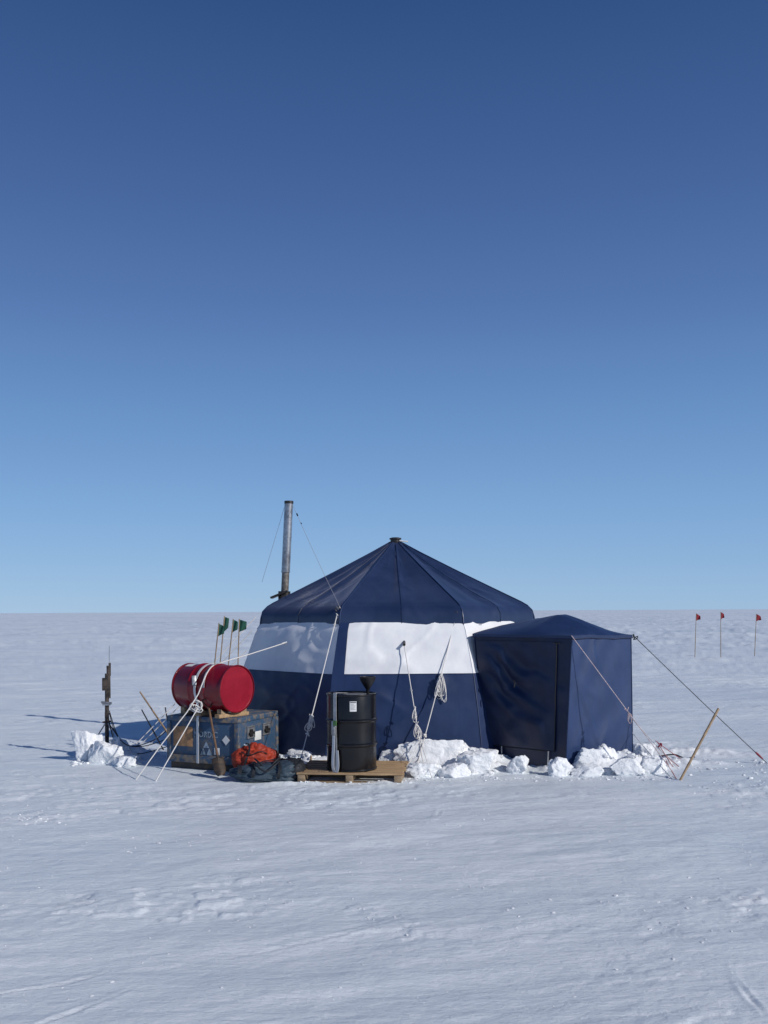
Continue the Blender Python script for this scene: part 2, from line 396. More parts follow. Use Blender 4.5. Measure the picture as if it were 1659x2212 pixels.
# ---------------------------------------------------------------- tent
ROOF = [(.10, 2.975), (.4, 2.815), (.945, 2.54), (1.5, 2.27), (1.78, 2.135), (1.92, 2.068), (2.035, 2.00), (2.09, 1.92), (2.108, 1.757)]
WALL = [(2.09, 1.80), (2.16, 1.70), (2.23, 1.50), (2.36, 1.146), (2.47, .7), (2.62, -.06)]
def prof(tab, t):
    L = [0]
    for i in range(1, len(tab)): L.append(L[-1]+math.hypot(tab[i][0]-tab[i-1][0], tab[i][1]-tab[i-1][1]))
    d = t*L[-1]
    for i in range(1, len(tab)):
        if d <= L[i]+1e-9:
            k = (d-L[i-1])/(L[i]-L[i-1]); return lerp(tab[i-1][0], tab[i][0], k), lerp(tab[i-1][1], tab[i][1], k)
    return tab[-1]
def wallr(z):
    for i in range(1, len(WALL)):
        if z >= WALL[i][1]:
            k = (z-WALL[i-1][1])/(WALL[i][1]-WALL[i-1][1]); return lerp(WALL[i-1][0], WALL[i][0], k)
    return WALL[-1][0]
def cang(k): return math.radians(-112.5+45*k)+TROT
def cpt(k, R, z): a = cang(k); return Vector((TC.x+R*math.cos(a), TC.y+R*math.sin(a), z))
tent = thing('expedition_tent', 'large navy blue octagonal tent with white wall band and square entrance porch', 'tent', (TC.x, TC.y, 0))
def crease(x, y, s): return max(0, 1-abs(float(vn(x, y, s)))*9)
mb = MB()
def roofpos(k, u, v, out=0):
    R, z = prof(ROOF, v); a = cpt(k, R, z); b = cpt(k+1, R, z); p = a.lerp(b, u)
    e = 4*u*(1-u)
    mid = math.exp(-((u-.5)/.05)**2)
    n = Vector((math.cos(cang(k)+math.pi/8), math.sin(cang(k)+math.pi/8), .5))
    sag = -.06*e*math.sin(math.pi*min(1, v*1.05))+.026*mid*math.sin(math.pi*v)
    w = float(fbm(u*3+k*5, v*4+u*1.5, k+70, 2))
    rad = .010*math.sin(u*26+k+w*2)*v*v*e*(1-v)*3
    cr = .008*crease(u*3+v*2+k*3, v*3-u*2, k+130)*e
    return p+n*(out+sag+rad+cr+.020*w*e*min(1, (1.02-v)*5))
for k in range(8): mb.grid(lambda u, v: roofpos(k, u, v), 44, 54)
roof = mb.build('roof', M['navy_roof'], tent, angle=60)
for k in range(8):
    m2 = MB(); m2.tube([cpt(k, prof(ROOF, t/24)[0]+.004, prof(ROOF, t/24)[1]+.002) for t in range(25)], .008, 6)
    m2.build('ridge_seam', M['navy'], roof)
    m2 = MB(); m2.tube([roofpos(k, .5, t/30, .002) for t in range(1, 31)], .004, 6)
    m2.build('panel_seam', M['navy_dark'], roof)
m2 = MB(); m2.tube([p for k in range(8) for p in [cpt(k, 2.109, 1.757).lerp(cpt(k+1, 2.109, 1.757), j/6) for j in range(6)]], .009, 6, closed=True)
m2.build('eave_hem', M['navy'], roof)
def wallpos(k, u, z, out=0, amp=.030):
    R = wallr(z); a = cpt(k, R, z); b = cpt(k+1, R, z); n = Vector((math.cos(cang(k)+math.pi/8), math.sin(cang(k)+math.pi/8), .15)).normalized()
    e = 4*u*(1-u); n.z *= min(1, abs(z-1.146)*6)
    f = float(fbm(u*2.4+k*7+z*1.3, z*1.6-u*1.2, k+90, 3))
    gg = .003*math.sin(u*40+z*9+6*float(vn(u*4, z*3, k)))*math.exp(-((z-1.146)/.10)**2)
    wz = 1.5 if z > 1.146 else 1
    cr = wz*(.011*crease(u*2.2+z*1.8+k*3, z*1.3-u*2.6, k+140)+.009*crease(u*3-z*2.2+k, z*2+u*1.5, k+150))
    return a.lerp(b, u)+n*(out+amp*f*e+gg*e+cr*e*min(1, abs(z-1.146)*8)+.015*e)
for k in range(8):
    mb = MB(); mb.grid(lambda u, v: wallpos(k, u, lerp(1.80, 1.1461, v)), 52, 28); mb.build('white_wall_panel', M['white'], tent, angle=60)
    mb = MB(); mb.grid(lambda u, v: wallpos(k, u, lerp(1.146, -.06, v)), 52, 46); lw = mb.build('lower_wall_panel', M['navy'], tent, angle=60)
    mb = MB(); mb.tube([wallpos(k, u/30, 1.146, .003) for u in range(31)], .005, 6); mb.build('panel_seam', M['navy'], lw)
for k in (0, 3, 5):
    mb = MB(); mb.grid(lambda u, v: wallpos(k, .002+u*(.075+.03*v), lerp(1.80, -.06, v), .014, .01), 6, 40); mb.build('corner_sleeve', M['navy'], tent, angle=60)
for k in (1, 2, 4, 6, 7):
    mb = MB(); mb.tube([cpt(k, wallr(z)+.002, z) for z in [1.146-.1*i for i in range(12)]], .006, 6); mb.build('corner_piping', M['navy'], tent)
    mb = MB(); mb.tube([cpt(k, wallr(z)+.001, z) for z in [1.80-.1*i for i in range(7)]+[1.15]], .005, 6); mb.build('corner_piping', M['white'], tent)
mb = MB(); mb.lathe([(.10, 2.955), (.105, 2.985), (.075, 2.995), (.075, 3.02), (.09, 3.025), (.09, 3.045), (.05, 3.055)], 28, Matrix.Translation((TC.x, TC.y, 0)))
cap = mb.build('vent_cap', M['blackmetal'], tent)
mb = MB(); mb.tube([(TC.x+.06, TC.y-.09, 3.0), (TC.x+.12, TC.y-.09, 2.99), (TC.x+.19, TC.y-.08, 2.985)], .011, 6); mb.build('cord_end', M['rope'], cap)
for (px, py) in ((730, 1316), (985, 1326)):
    pt = P(px, py, 12.52)
    mb = MB(); mb.tube([pt+Vector((.03*math.cos(a), -.02, .03*math.sin(a))) for a in [i*.52 for i in range(12)]], .005, 6, closed=True); mb.build('tie_ring', M['blackmetal'], tent)
sx = P(607, 1287, 14.85)
mb = MB(); mb.box(sx+Vector((-.02, -.02, .02)), (.28, .26, .03), R=Matrix.Rotation(-.38, 3, 'Y')); mb.build('stove_pipe_flashing', M['blackmetal'], tent)
mb = MB(); mb.tube([sx+Vector((.05, 0, -.1)), sx+Vector((.052, 0, .07))], .095, 20); mb.build('stove_pipe_collar', M['blackmetal'], tent)

# porch
A_t = P(1024, 1369, 12.35); A_b = P(1053, 1655, 12.30); A_b.z = -.06
B_t = P(1236, 1373, 11.60); B_b = P(1221, 1670, 11.55); B_b.z = -.06
C_t = P(1363, 1371, 12.15); C_b = P(1367, 1655, 12.10); C_b.z = -.06
D_t = Vector((2.35, 13.35, 1.68)); D_b = Vector((2.45, 13.35, -.06))
def quad(at, bt, ab, bb, u, v, n, d): return at.lerp(bt, u).lerp(ab.lerp(bb, u), v)+n*d
def nrm(a, b): t = (b-a); return Vector((t.y, -t.x, 0)).normalized()
nAB = nrm(A_t, B_t); nBC = nrm(B_t, C_t); nCD = nrm(C_t, D_t)
def doorfold(u, v):
    e = (4*u*(1-u))**.5*(4*v*(1-v))**.4 if 0 < u < 1 and 0 < v < 1 else 0
    w = float(fbm(u*2, v*3, 9, 3))
    q = math.sin((v*1.0-u*.42)*34+w*5)
    zone = math.exp(-((u-.35)/.35)**2-((v-.33)/.28)**2)
    q2 = math.sin((v*.5-u*.9)*18+w*4)
    return e*(.028*q*zone+.010*q2*(1-zone)+.07*w)
def vestfold(u, v):
    e = (4*u*(1-u))**.5 if 0 < u < 1 else 0
    w = float(fbm(u*1.5, v*1.3, 19, 2)); return e*(.024*w+.004*math.sin((v*1.2+u*.8)*16+w*7)+.010*crease(u*1.5+v*1.5, v*2-u*2, 171)+.008*crease(u*2-v*2.4, v*2+u*2, 172))
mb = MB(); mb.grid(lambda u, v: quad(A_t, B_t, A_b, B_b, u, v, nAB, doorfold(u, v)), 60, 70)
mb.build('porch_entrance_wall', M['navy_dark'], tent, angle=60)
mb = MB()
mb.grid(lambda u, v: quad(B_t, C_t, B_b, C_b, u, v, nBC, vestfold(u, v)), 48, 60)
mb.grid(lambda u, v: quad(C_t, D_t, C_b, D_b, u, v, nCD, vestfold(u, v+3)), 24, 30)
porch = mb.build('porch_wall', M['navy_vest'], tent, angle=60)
def proof(u, v):
    base = A_t.lerp(D_t, u).lerp(B_t.lerp(C_t, u), v)
    hu = min(1, (1-abs(2*u-1))*1.12)**.85
    hv = lerp(.12, .25, min(1, v/.55)) if v < .55 else .25*(1-((v-.55)/.45)**1.5)
    p = base+Vector((0, 0, hu*hv+.016*float(fbm(u*4, v*4, 5, 3))*4*u*(1-u)))
    c = (A_t+B_t+C_t+D_t)/4; o = (base-c); o.z = 0
    return p+o*.02
mb = MB(); mb.grid(proof, 40, 40)
hem = [proof(0, i/20) for i in range(21)]+[proof(i/20, 1) for i in range(1, 21)]+[proof(1, 1-i/20) for i in range(1, 21)]
for i in range(len(hem)-1):
    a, b = hem[i], hem[i+1]; dz = Vector((0, 0, -.04)); mb.add([a, b, b+dz, a+dz], [(0, 1, 2, 3)])
pr = mb.build('porch_roof', M['navy'], tent, angle=45)
mb = MB(); mb.tube([h+Vector((0, 0, -.04)) for h in hem], .005, 6); mb.build('roof_hem', M['navy_dark'], pr)
def dpos(u, v, o=.0): return quad(A_t, B_t, A_b, B_b, u, v, nAB, doorfold(u, v)+.02+o)
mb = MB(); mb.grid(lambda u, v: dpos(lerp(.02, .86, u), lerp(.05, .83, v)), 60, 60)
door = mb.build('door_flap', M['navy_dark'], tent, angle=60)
mb = MB()
mb.tube([dpos(.86, lerp(.055, .83, i/24), .003) for i in range(25)]+[dpos(lerp(.86, .10, i/20), .83, .003) for i in range(1, 21)], .006, 6); mb.build('zipper', M['black'], door)
mb = MB(); mb.tube([dpos(.84, .055, .02), dpos(.9, .055, .02)], .010, 6); mb.build('zipper_pull', M['black'], door)
tp = P(1112, 1470, 12.0)+nAB*.03
mb = MB(); mb.tube([tp, tp+Vector((.01, -.03, -.02)), tp+Vector((0, -.03, -.08))], .010, 6); mb.build('door_toggle', M['black'], door)
for a_, b_, o_ in ((B_t, B_b, 0), (C_t, C_b, 0), (A_t, A_b, .01)):
    mb = MB(); mb.tube([a_.lerp(b_, i/12)+nAB*o_ for i in range(13)], .008, 6); mb.build('corner_piping', M['navy'], porch)
for u in (.22, .80):
    mb = MB(); a = dpos(u, .83, .01); b = dpos(u+.01, .97, .06); mb.ribbon(line(a, b, 6, .01), .014, (1, -.6, 0), .004); mb.build('hold_down_strap', M['strap'], door)

# ---------------------------------------------------------------- stove pipe
b0 = P(615, 1283, 14.85); t0 = P(624, 1084, 14.85)
sp_ = thing('stove_pipe', 'tall galvanised stove pipe rising beside the tent roof', 'stove pipe', b0)
j = b0.lerp(t0, .24)
mb = MB(); mb.tube([b0-Vector((0, 0, .08)), b0, j], .058, 24); mb.build('lower_section', M['sooty'], sp_)
mb = MB(); mb.tube([j, t0], .066, 28); up = mb.build('upper_section', M['steel'], sp_)
k2 = b0.lerp(t0, .62)
for q_ in (j, k2):
    mb = MB(); mb.tube([q_-Vector((0, 0, .01)), q_+Vector((0, 0, .014))], .069, 28); mb.build('joint_band', M['steel'], up)
mb = MB(); mb.tube([t0-Vector((0, 0, .03)), t0+Vector((0, 0, .012))], .071, 28); mb.build('top_rim', M['blackmetal'], sp_)

def rope(name, label, pts, r, m, cat='rope', group=None, seg=6):
    mb = MB(); mb.tube(pts, r, seg); o = mb.build(name, m, loc=pts[-1]); return tag(o, label, cat, group)
tw = t0-Vector((0, 0, .05))
rope('guy_wire', 'thin wire from the stove pipe top down to the left', line(tw+Vector((-.06, 0, 0)), P(566, 1257, 15.6), 8), .003, M['thinrope'], 'wire')
w2 = thing('guy_wire', 'thin wire with tensioner from the stove pipe top to the front left tent corner', 'wire', P(735, 1313, 12.52))
mb = MB(); mb.tube(line(tw+Vector((.06, 0, 0)), P(735, 1313, 12.52), 10, .02), .003, 6); mb.build('cord', M['thinrope'], w2)
a = tw+Vector((.06, 0, 0)); b = P(735, 1313, 12.52)
for t1_, t2_, r_ in ((.10, .12, .012), (.20, .21, .008)):
    mb = MB(); mb.tube([a.lerp(b, t1_), a.lerp(b, t2_)], r_, 6); mb.build('tensioner', M['black'], w2)

# ---------------------------------------------------------------- guy ropes
def coil(mb, c, n, hgt, wid, r, seed):
    rg = random.Random(seed)
    for k in range(n):
        ang = rg.uniform(-.5, .5); h = hgt*rg.uniform(.6, 1.1); w = wid*rg.uniform(.4, 1); tl = rg.uniform(-.3, .3); dx = rg.uniform(-.4, .4)*wid
        pts = []
        for i in range(18):
            q = 2*math.pi*i/18; x = w*.5*math.sin(q)*(1.1-.3*math.cos(q)); z = -h*.5*(1-math.cos(q))
            pts.append(Vector((c[0]+dx*.3+x*math.cos(ang)-z*tl, c[1]-.012*k*(1 if k % 2 else .3)+x*math.sin(ang), c[2]+z)))
        mb.tube(pts, r, 5, closed=True)
def knot(mb, c, s, seed, r=.008):
    rg = random.Random(seed)
    pts = [Vector(c)+Vector((rg.uniform(-s, s), rg.uniform(-s, s)*.7, rg.uniform(-s, s)*1.3)) for k in range(9)]
    mb.tube(smooth_path(pts, 4), r, 5)
def guy(label, a, b, r, m, knots=(), coils=(), sag=.02, cat='rope'):
    o = thing('guy_rope', label, cat, (b.x, b.y, 0))
    mb = MB(); mb.tube(line(a, b, 14, sag), r, 6); mb.build('line', m, o)
    for i, (t, s) in enumerate(knots):
        mb = MB(); knot(mb, a.lerp(b, t)-Vector((0, .0, 4*sag*t*(1-t))), s*.85, i+int(a.x*100), r*.8); mb.build('knot', m, o)
    for i, (t, n, h, w) in enumerate(coils):
        mb = MB(); coil(mb, a.lerp(b, t)-Vector((0, .02, .0)), n, h, w, r*.75, i+int(a.x*77)); mb.build('spare_loop', m, o)
    return o
ra = P(731, 1316, 12.53); rb = G(640, 1676); rb.z = .0
guy('white guy rope from the front left roof corner, down beside the black drum', ra, rb, .007, M['rope'], knots=((.0, .035), (.04, .03), (.10, .02), (.66, .03), (.72, .035), (.76, .03)), coils=((.66, 3, .16, .07), (.70, 2, .12, .08)))
ra = P(986, 1328, 12.53); rb = G(897, 1668); rb.z = 0
guy('white guy rope from the front right roof corner with a long bundle of spare loops', ra, rb, .007, M['rope'], knots=((0, .02), (.07, .022), (.39, .03), (.43, .03), (.78, .03)), coils=((.40, 5, .34, .09), (.43, 3, .25, .07)))
ra = P(873, 1391, 12.28); rb = G(918, 1672); rb.z = 0
go = guy('short guy rope tied to the middle of the front white wall panel', ra, rb, .0065, M['rope'], knots=((.36, .018), (.50, .022), (.58, .025), (.62, .025), (.68, .03), (.73, .03)), coils=((.52, 2, .16, .06), (.64, 3, .15, .08)))
mb = MB(); mb.tube([P(873, 1386, 12.36), P(873, 1393, 12.25)], .018, 10); mb.build('grommet', M['black'], go)
kn = P(908, 1598, 11.72)
rope('anchor_cord', 'thin cord from the rope knots down to the snow right of the pallet', line(kn, G(936, 1688)-Vector((0, 0, .02)), 6), .004, M['rope'])
rope('anchor_cord', 'thin cord from the rope knots slanting down towards the pallet corner', line(kn, G(868, 1680)-Vector((0, 0, .02)), 6), .004, M['rope'])
s0 = P(618, 1388, 12.95)
lo = thing('guy_rope', 'long white rope from the left white panel over the red drum to the snow', 'rope', G(290, 1684))
path = [s0, P(540, 1413, 12.5), P(480, 1431, 12.08), P(452, 1446, 11.72), P(428, 1500, 11.47), P(404, 1538, 11.42), P(345, 1613, 11.28), G(290, 1684)-Vector((0, 0, .03))]
mb = MB(); mb.tube(smooth_path(path[:5], 5)+[path[5], path[6], path[7]], .007, 6); mb.build('line', M['rope'], lo)
mb = MB(); mb.tube([s0+Vector((-.05, -.02, -.012)), s0+Vector((.03, 0, .01))], .012, 8); mb.build('wooden_toggle', M['wstrap'], lo)
rope('guy_rope', 'second white rope running from the tangle on the crate to the snow', line(P(428, 1528, 11.45), G(333, 1688)-Vector((0, 0, .03)), 6), .0065, M['rope'])
BK = [((553, 1332), (268, 1629), 'upper of the three back lines behind the red drum'), ((545, 1362), (287, 1620), 'middle one of the three back lines behind the red drum'), ((533, 1405), (304, 1622), 'lowest of the three back lines behind the red drum')]
for (a_, b_, l_) in BK:
    ya = 13.5; rope('guy_rope', l_, line(P(a_[0], a_[1], ya), G(*b_)-Vector((0, 0, .03)), 8, .02), .007, M['rope'])
b1 = G(1462, 1676); b1.z = -.02
r1 = guy('pink and white guy line from the front porch corner with a red knot', B_t+nAB*.02, b1, .0055, M['pinkrope'], knots=((.53, .03), (.56, .03)), coils=((.55, 2, .12, .05),), sag=.0)
rope('guy_rope', 'white line from the right porch wall to the foot of the bamboo pole', line(P(1366, 1553, 12.08), G(1476, 1668)-Vector((0, 0, .02)), 6, .01), .005, M['rope'])
rope('guy_rope', 'lower white line from the right porch corner to the snow', line(P(1366, 1583, 12.08), G(1462, 1690)-Vector((0, 0, .02)), 6, .01), .0045, M['rope'])
rc = thing('cord_bundle', 'tangle of red cords tied off near the bamboo pole', 'cord', G(1470, 1680))
for (a_, b_) in [((1416, 1600), (1488, 1650)), ((1418, 1612), (1478, 1665)), ((1420, 1603), (1462, 1668)), ((1432, 1632), (1466, 1690))]:
    mb = MB(); mb.tube(line(P(a_[0], a_[1], 11.8), G(*b_), 5, .01), .0045, 5); mb.build('cord', M['redrope'], rc)
mb = MB(); knot(mb, P(1425, 1610, 11.79), .03, 4, .006); mb.build('knot', M['redrope'], rc)
ce = G(1662, 1650)-Vector((0, 0, .02)); c0 = C_t+Vector((.02, 0, 0))
rk = thing('guy_rope', 'black guy rope stretched from the right porch corner to the right edge', 'rope', ce)
mb = MB(); mb.tube(line(c0, ce, 12, .01), .005, 6); mb.build('line', M['blackrope'], rk)
mb = MB(); mb.tube([c0.lerp(ce, .90), c0.lerp(ce, .915), c0.lerp(ce, .95)], [.010, .016, .010], 6); mb.build('tensioner', M['redrope'], rk)
mb = MB(); knot(mb, c0.lerp(ce, .02), .03, 8, .006); mb.build('knot', M['blackrope'], rk)
rope('loose_cord', 'dark cord lying on the snow behind the bamboo pole', smooth_path([G(1425, 1642)+Vector((0, 0, .05)), G(1455, 1638)+Vector((0, 0, .05)), G(1480, 1645)+Vector((0, 0, .04)), G(1500, 1640)+Vector((0, 0, .03))], 5), .010, M['blackrope'], 'cord')

def pole(name, label, base, top, r, m, r2=None, cat='pole', nodes=True):
    o = MB(); n = 20; base = Vector(base); top = Vector(top); d = (top-base).normalized(); pts = []; rs = []
    b = base-d*.12
    for i in range(n+1):
        t = i/n; pts.append(b.lerp(top, t)); rs.append(lerp(r, r2 or r*.8, t)*(1.12 if nodes and i % 4 == 2 else 1))
    o.tube(pts, rs, 10); ob = o.build(name, m, loc=base); return tag(ob, label, cat)
pole('bamboo_pole', 'thick bamboo pole leaning in the snow right of the porch', G(1467, 1690), P(1552, 1531, 11.25), .014, M['bamboo'], .015)
bp_b = P(352, 1568, 13.2); bp_t = P(302, 1494, 13.2); bb_ = bp_b+(bp_b-bp_t)*(bp_b.z/(bp_t.z-bp_b.z))
pole('bamboo_pole', 'pale bamboo stake leaning left behind the blue crate', bb_, bp_t, .013, M['bamboo'])
pole('metal_stake', 'dark metal stake leaning in the snow left of the blue crate', G(352, 1618), P(306, 1533, 13.3), .011, M['blackmetal'], cat='stake', nodes=False)
pole('metal_stake', 'short dark stake against the left edge of the blue crate', G(372, 1622), P(357, 1528, 13.3), .010, M['blackmetal'], cat='stake', nodes=False)

# ---------------------------------------------------------------- flags
def flag(label, base, top, fw, fh, m, seed, group, side=1, pr=.009, droop=.3):
    f = thing('marker_flag', label, 'flag', base, group); d = (top-base).normalized()
    mb = MB(); mb.tube([(base-d*.1).lerp(top, i/8) for i in range(9)], [pr]*5+[pr*.85]*4, 8); mb.build('bamboo_pole', M['bamboo'], f)
    rg = random.Random(seed); ph = rg.uniform(0, 6)
    def fn(u, v):
        return top-d*(v*fh*(1-.45*u)+.01)+Vector((side*u*fw, .22*fw*math.sin(u*6+ph+v*2)*(u+.15), -droop*fw*(u+.6*u*u)+.10*fw*math.sin(v*5+ph)*u))
    mb = MB(); mb.grid(fn, 12, 10); o = mb.build('flag_cloth', m, f, angle=80); o.modifiers.new('thick', 'SOLIDIFY').thickness = .003
    return f
for i, (tx, ty, bx, by, Yf, fw, fh, lb, sd) in enumerate([
    (473, 1346, 463, 1440, 12.55, .075, .17, 'leftmost and lowest of the four green flags behind the red drum', 1),
    (485, 1331, 475, 1440, 12.95, .060, .22, 'tallest green flag behind the red drum, second from the left', 1),
    (504, 1337, 493, 1440, 12.75, .065, .18, 'narrow green flag behind the red drum, third from the left', 1),
    (517, 1337, 514, 1440, 12.9, .095, .17, 'rightmost green flag behind the red drum, nearest the tent', 1)]):
    top = P(tx, ty, Yf); b = P(bx, by, Yf+.0); dr = (b-top)/(b.z-top.z); base = top+dr*(0-top.z)
    flag(lb, base, top, fw, fh, M['green'], i, 'green flags behind the red drum', sd, .009, .25)
for i, (tx, ty, bx, by, lb) in enumerate([(1504, 1325, 1501, 1417, 'left of the three distant red marker flags'), (1557, 1322, 1557, 1417, 'middle and tallest of the three distant red marker flags'), (1634, 1326, 1630, 1417, 'right of the three distant red marker flags, near the picture edge')]):
    b = G(bx, by); top = P(tx, ty, b.y); b.z = g1(b.x, b.y)
    flag(lb, b, top, (.17, .14, .19)[i], .30, M['redflag'], i+10, 'red marker flags in a row', 1, .015, .35)

# ---------------------------------------------------------------- drums
def drum(name, label, Mx, body_m, lid_m, loc, R=.2885, L=.88):
    d = thing(name, label, 'drum', loc)
    prof_ = [(R-.006, .010), (R-.002, .02)]
    for zc in (L*.34, L*.655):
        prof_ += [(R-.002, zc-.035), (R, zc-.022), (R+.012, zc-.008), (R+.012, zc+.008), (R, zc+.022), (R-.002, zc+.035)]
    prof_ += [(R-.002, L-.02), (R-.006, L-.010)]
    mb = MB(); mb.lathe(prof_, 64, Mx, cap=False); mb.build('drum_body', body_m, d, angle=30)
    for z, s in ((.012, -1), (L-.012, 1)):
        mb = MB(); q = [(R-.006, -.012), (R+.004, -.010), (R+.007, 0), (R+.004, .010), (R-.004, .012), (R-.008, 0), (R-.006, -.012)]
        mb.lathe([(a, z+b_) for a, b_ in q], 64, Mx, cap=False); mb.build('rim', body_m, d)
        mb = MB(); zz = z-.006*s
        mb.lathe([(R-.007, zz+.006*s), (R-.014, zz), (R-.05, zz-.001*s), (R*.6, zz+.001*s), (.001, zz)], 64, Mx, cap=False); mb.build('drum_head', lid_m, d)
    return d
PZ = .122
dc = Vector(((758-CX)/F*11.15, 11.15, PZ))
bd = drum('steel_drum', 'glossy black steel drum standing upright on the wooden pallet', Matrix.Translation(dc), M['blackdrum'], M['blackdrum'], dc)
def on_drum(ang, z, r=.291): return Vector((dc.x+r*math.sin(ang), dc.y-r*math.cos(ang), dc.z+z))
mb = MB(); mb.grid(lambda u, v: on_drum(lerp(-.03, .235, u)*1.0, lerp(.805, .69, v), .2915), 10, 2); lb = mb.build('paper_label', M['paper'], bd)
for (u0, u1, v0, v1) in [(.06, .94, .06, .16), (.1, .6, .3, .34), (.1, .85, .42, .45), (.1, .8, .54, .57), (.1, .7, .66, .69), (.1, .85, .78, .81)]:
    mb = MB(); mb.grid(lambda u, v: on_drum(lerp(-.03, .235, lerp(u0, u1, u)), lerp(.805, .69, lerp(v0, v1, v)), .2922), 6, 1)
    mb.build('printed_line', M['ink'], lb)
st = thing('ratchet_strap', 'grey ratchet strap hanging down the left side of the black drum', 'strap', dc+Vector((-.16, -.28, -.02)))
an = -.63
pts = [on_drum(an, .885, .10), on_drum(an, .895, .22), on_drum(an, .897, .290), on_drum(an, .87, .305), on_drum(an, .6, .306), on_drum(an+.02, .30, .309), on_drum(an+.03, .10, .31), on_drum(an+.05, .03, .32)]
mb = MB(); wd = Vector((math.cos(an), math.sin(an), 0)); mb.ribbon(smooth_path(pts, 4), .045, wd, .004); mb.build('webbing', M['strap'], st)
mb = MB(); cb = on_drum(an, .50, .322); Rz = Matrix.Rotation(an, 3, 'Z')
mb.box(cb, (.055, .03, .16), R=Rz); mb.box(cb+Vector((0, -.02, -.03)), (.035, .03, .10), R=Rz @ Matrix.Rotation(.2, 3, 'X')); bk = mb.build('buckle', M['latch'], st)
mb = MB(); mb.box(cb+Vector((.01, -.035, .06)), (.05, .006, .06), R=Rz); mb.build('tag', M['greentag'], bk)
mb = MB()
lp = [on_drum(an+.02, .45, .335), on_drum(an+.0, .3, .335), on_drum(an-.02, .12, .34), on_drum(an-.02, .03, .33), on_drum(an+.10, .0, .33), on_drum(an+.16, .08, .325), on_drum(an+.12, .25, .32)]
mb.ribbon(smooth_path(lp, 5), .036, wd, .004); mb.build('loose_end', M['wstrap'], st)
fc = Vector((dc.x+.19, dc.y+.04, PZ+.865))
fu = thing('funnel', 'black plastic funnel standing in the top of the black drum', 'funnel', fc)
mb = MB(); mb.lathe([(.022, .05), (.035, .07), (.088, .155), (.093, .19), (.096, .195), (.096, .20), (.089, .20), (.084, .155), (.030, .07), (.018, .05)], 32, Matrix.Translation(fc), cap=False); mb.build('bowl', M['black'], fu)
mb = MB(); mb.lathe([(.016, -.02), (.022, .055), (.026, .06)], 20, Matrix.Translation(fc)); mb.build('spout', M['black'], fu)

# pallet
pc = Vector(((763-CX)/F*11.28, 11.28, 0)); pal = thing('pallet', 'pale pine pallet carrying the black drum', 'pallet', pc)
PM = Matrix.Translation(pc) @ Matrix.Rotation(math.radians(-5), 4, 'Z')
for i in range(7):
    mb = MB(); mb.box((random.Random(i).uniform(-.012, .012), -.42+i*.14, PZ-.011), (1.22, .092, .020), PM); mb.build('deck_board', M['wood'], pal)
for x in (-.55, 0, .55):
    mb = MB(); mb.box((x, 0, .060), (.085, .92, .080), PM); mb.build('stringer', M['woodraw'], pal)
for y in (-.40, 0, .40):
    mb = MB(); mb.box((0, y, .008), (1.18, .1, .022), PM); mb.build('bottom_board', M['woodraw'], pal)
pole('wooden_stake', 'small wooden stake standing upright behind the left end of the pallet', Vector((P(672, 1660, 11.85).x, 11.85, 0)), P(672, 1632, 11.85), .014, M['wood'], cat='stake', nodes=False)

# ---------------------------------------------------------------- crate
cr0 = Vector((-1.775, 11.6, 0)); th = math.atan2(-.39, .92)
CM = Matrix.Translation(cr0) @ Matrix.Rotation(th, 4, 'Z')
CW, CD, CT = 1.03, .985, .66
crate = thing('equipment_crate', 'battered blue wooden crate with stencilled lettering and steel latches', 'crate', cr0)
mb = MB(); mb.box((-CW/2, CD/2, .345), (CW-.02, CD-.02, .50), CM); body = mb.build('crate_body', M['crate'], crate)
mb = MB(); mb.box((-CW/2, CD/2, .628), (CW, CD, .064), CM); mb.build('lid', M['crate_edge'], crate)
for (x0, x1, y0, y1) in [(-.055, .004, -.004, .05), (-CW-.004, -CW+.05, -.004, .05), (-.05, .004, CD-.05, CD+.004), (-CW-.004, -CW+.05, CD-.05, CD+.004)]:
    mb = MB(); mb.box(((x0+x1)/2, (y0+y1)/2, .345), (x1-x0, y1-y0, .495), CM); mb.build('corner_post', M['crate_edge'], crate)
mb = MB(); mb.box((-CW/2, -.004, .135), (CW-.11, .03, .09), CM); mb.build('base_rail', M['crate_edge'], crate)
mb = MB(); mb.box((.0, CD/2, .135), (.03, CD-.11, .09), CM); mb.build('base_rail', M['crate_edge'], crate)
for y in (.09, CD-.12):
    mb = MB(); mb.box((-CW/2, y, .05), (CW-.06, .11, .10), CM); mb.build('skid', M['skid'], crate)
def fdecal(mb, x0, x1, z0, z1, t=.004, o=0): mb.box(((x0+x1)/2, .010-.003-o, (z0+z1)/2), (x1-x0, t, z1-z0), CM)
def rdecal(mb, y0, y1, z0, z1, t=.004, o=0): mb.box((-.010+.003+o, (y0+y1)/2, (z0+z1)/2), (t, y1-y0, z1-z0), CM)
mb = MB(); fdecal(mb, -.94, -.66, .285, .53); mb.build('bare_wood_patch', M['patch'], body)
def text(s, size, x, z, face, name, m, parent):
    cu = bpy.data.curves.new('t', 'FONT'); cu.body = s; cu.size = size; cu.extrude = .0012; cu.space_character = 1.1; cu.offset = .0015
    o = bpy.data.objects.new('t', cu); C.objects.link(o); bpy.context.view_layer.update()
    me = bpy.data.meshes.new_from_object(o.evaluated_get(bpy.context.evaluated_depsgraph_get()))
    L = Matrix(((.82, 0, 0, x), (0, 0, -1, .006), (0, 1, 0, z), (0, 0, 0, 1)))
    mb = MB(); mb.add([v.co.copy() for v in me.vertices], [tuple(p.vertices) for p in me.polygons], CM @ L)
    bpy.data.objects.remove(o); bpy.data.meshes.remove(me)
    return mb.build(name, m, parent, smooth=False)
text('NORDIC', .10, -.635, .41, 'f', 'stencilled_lettering', M['stencil'], body)
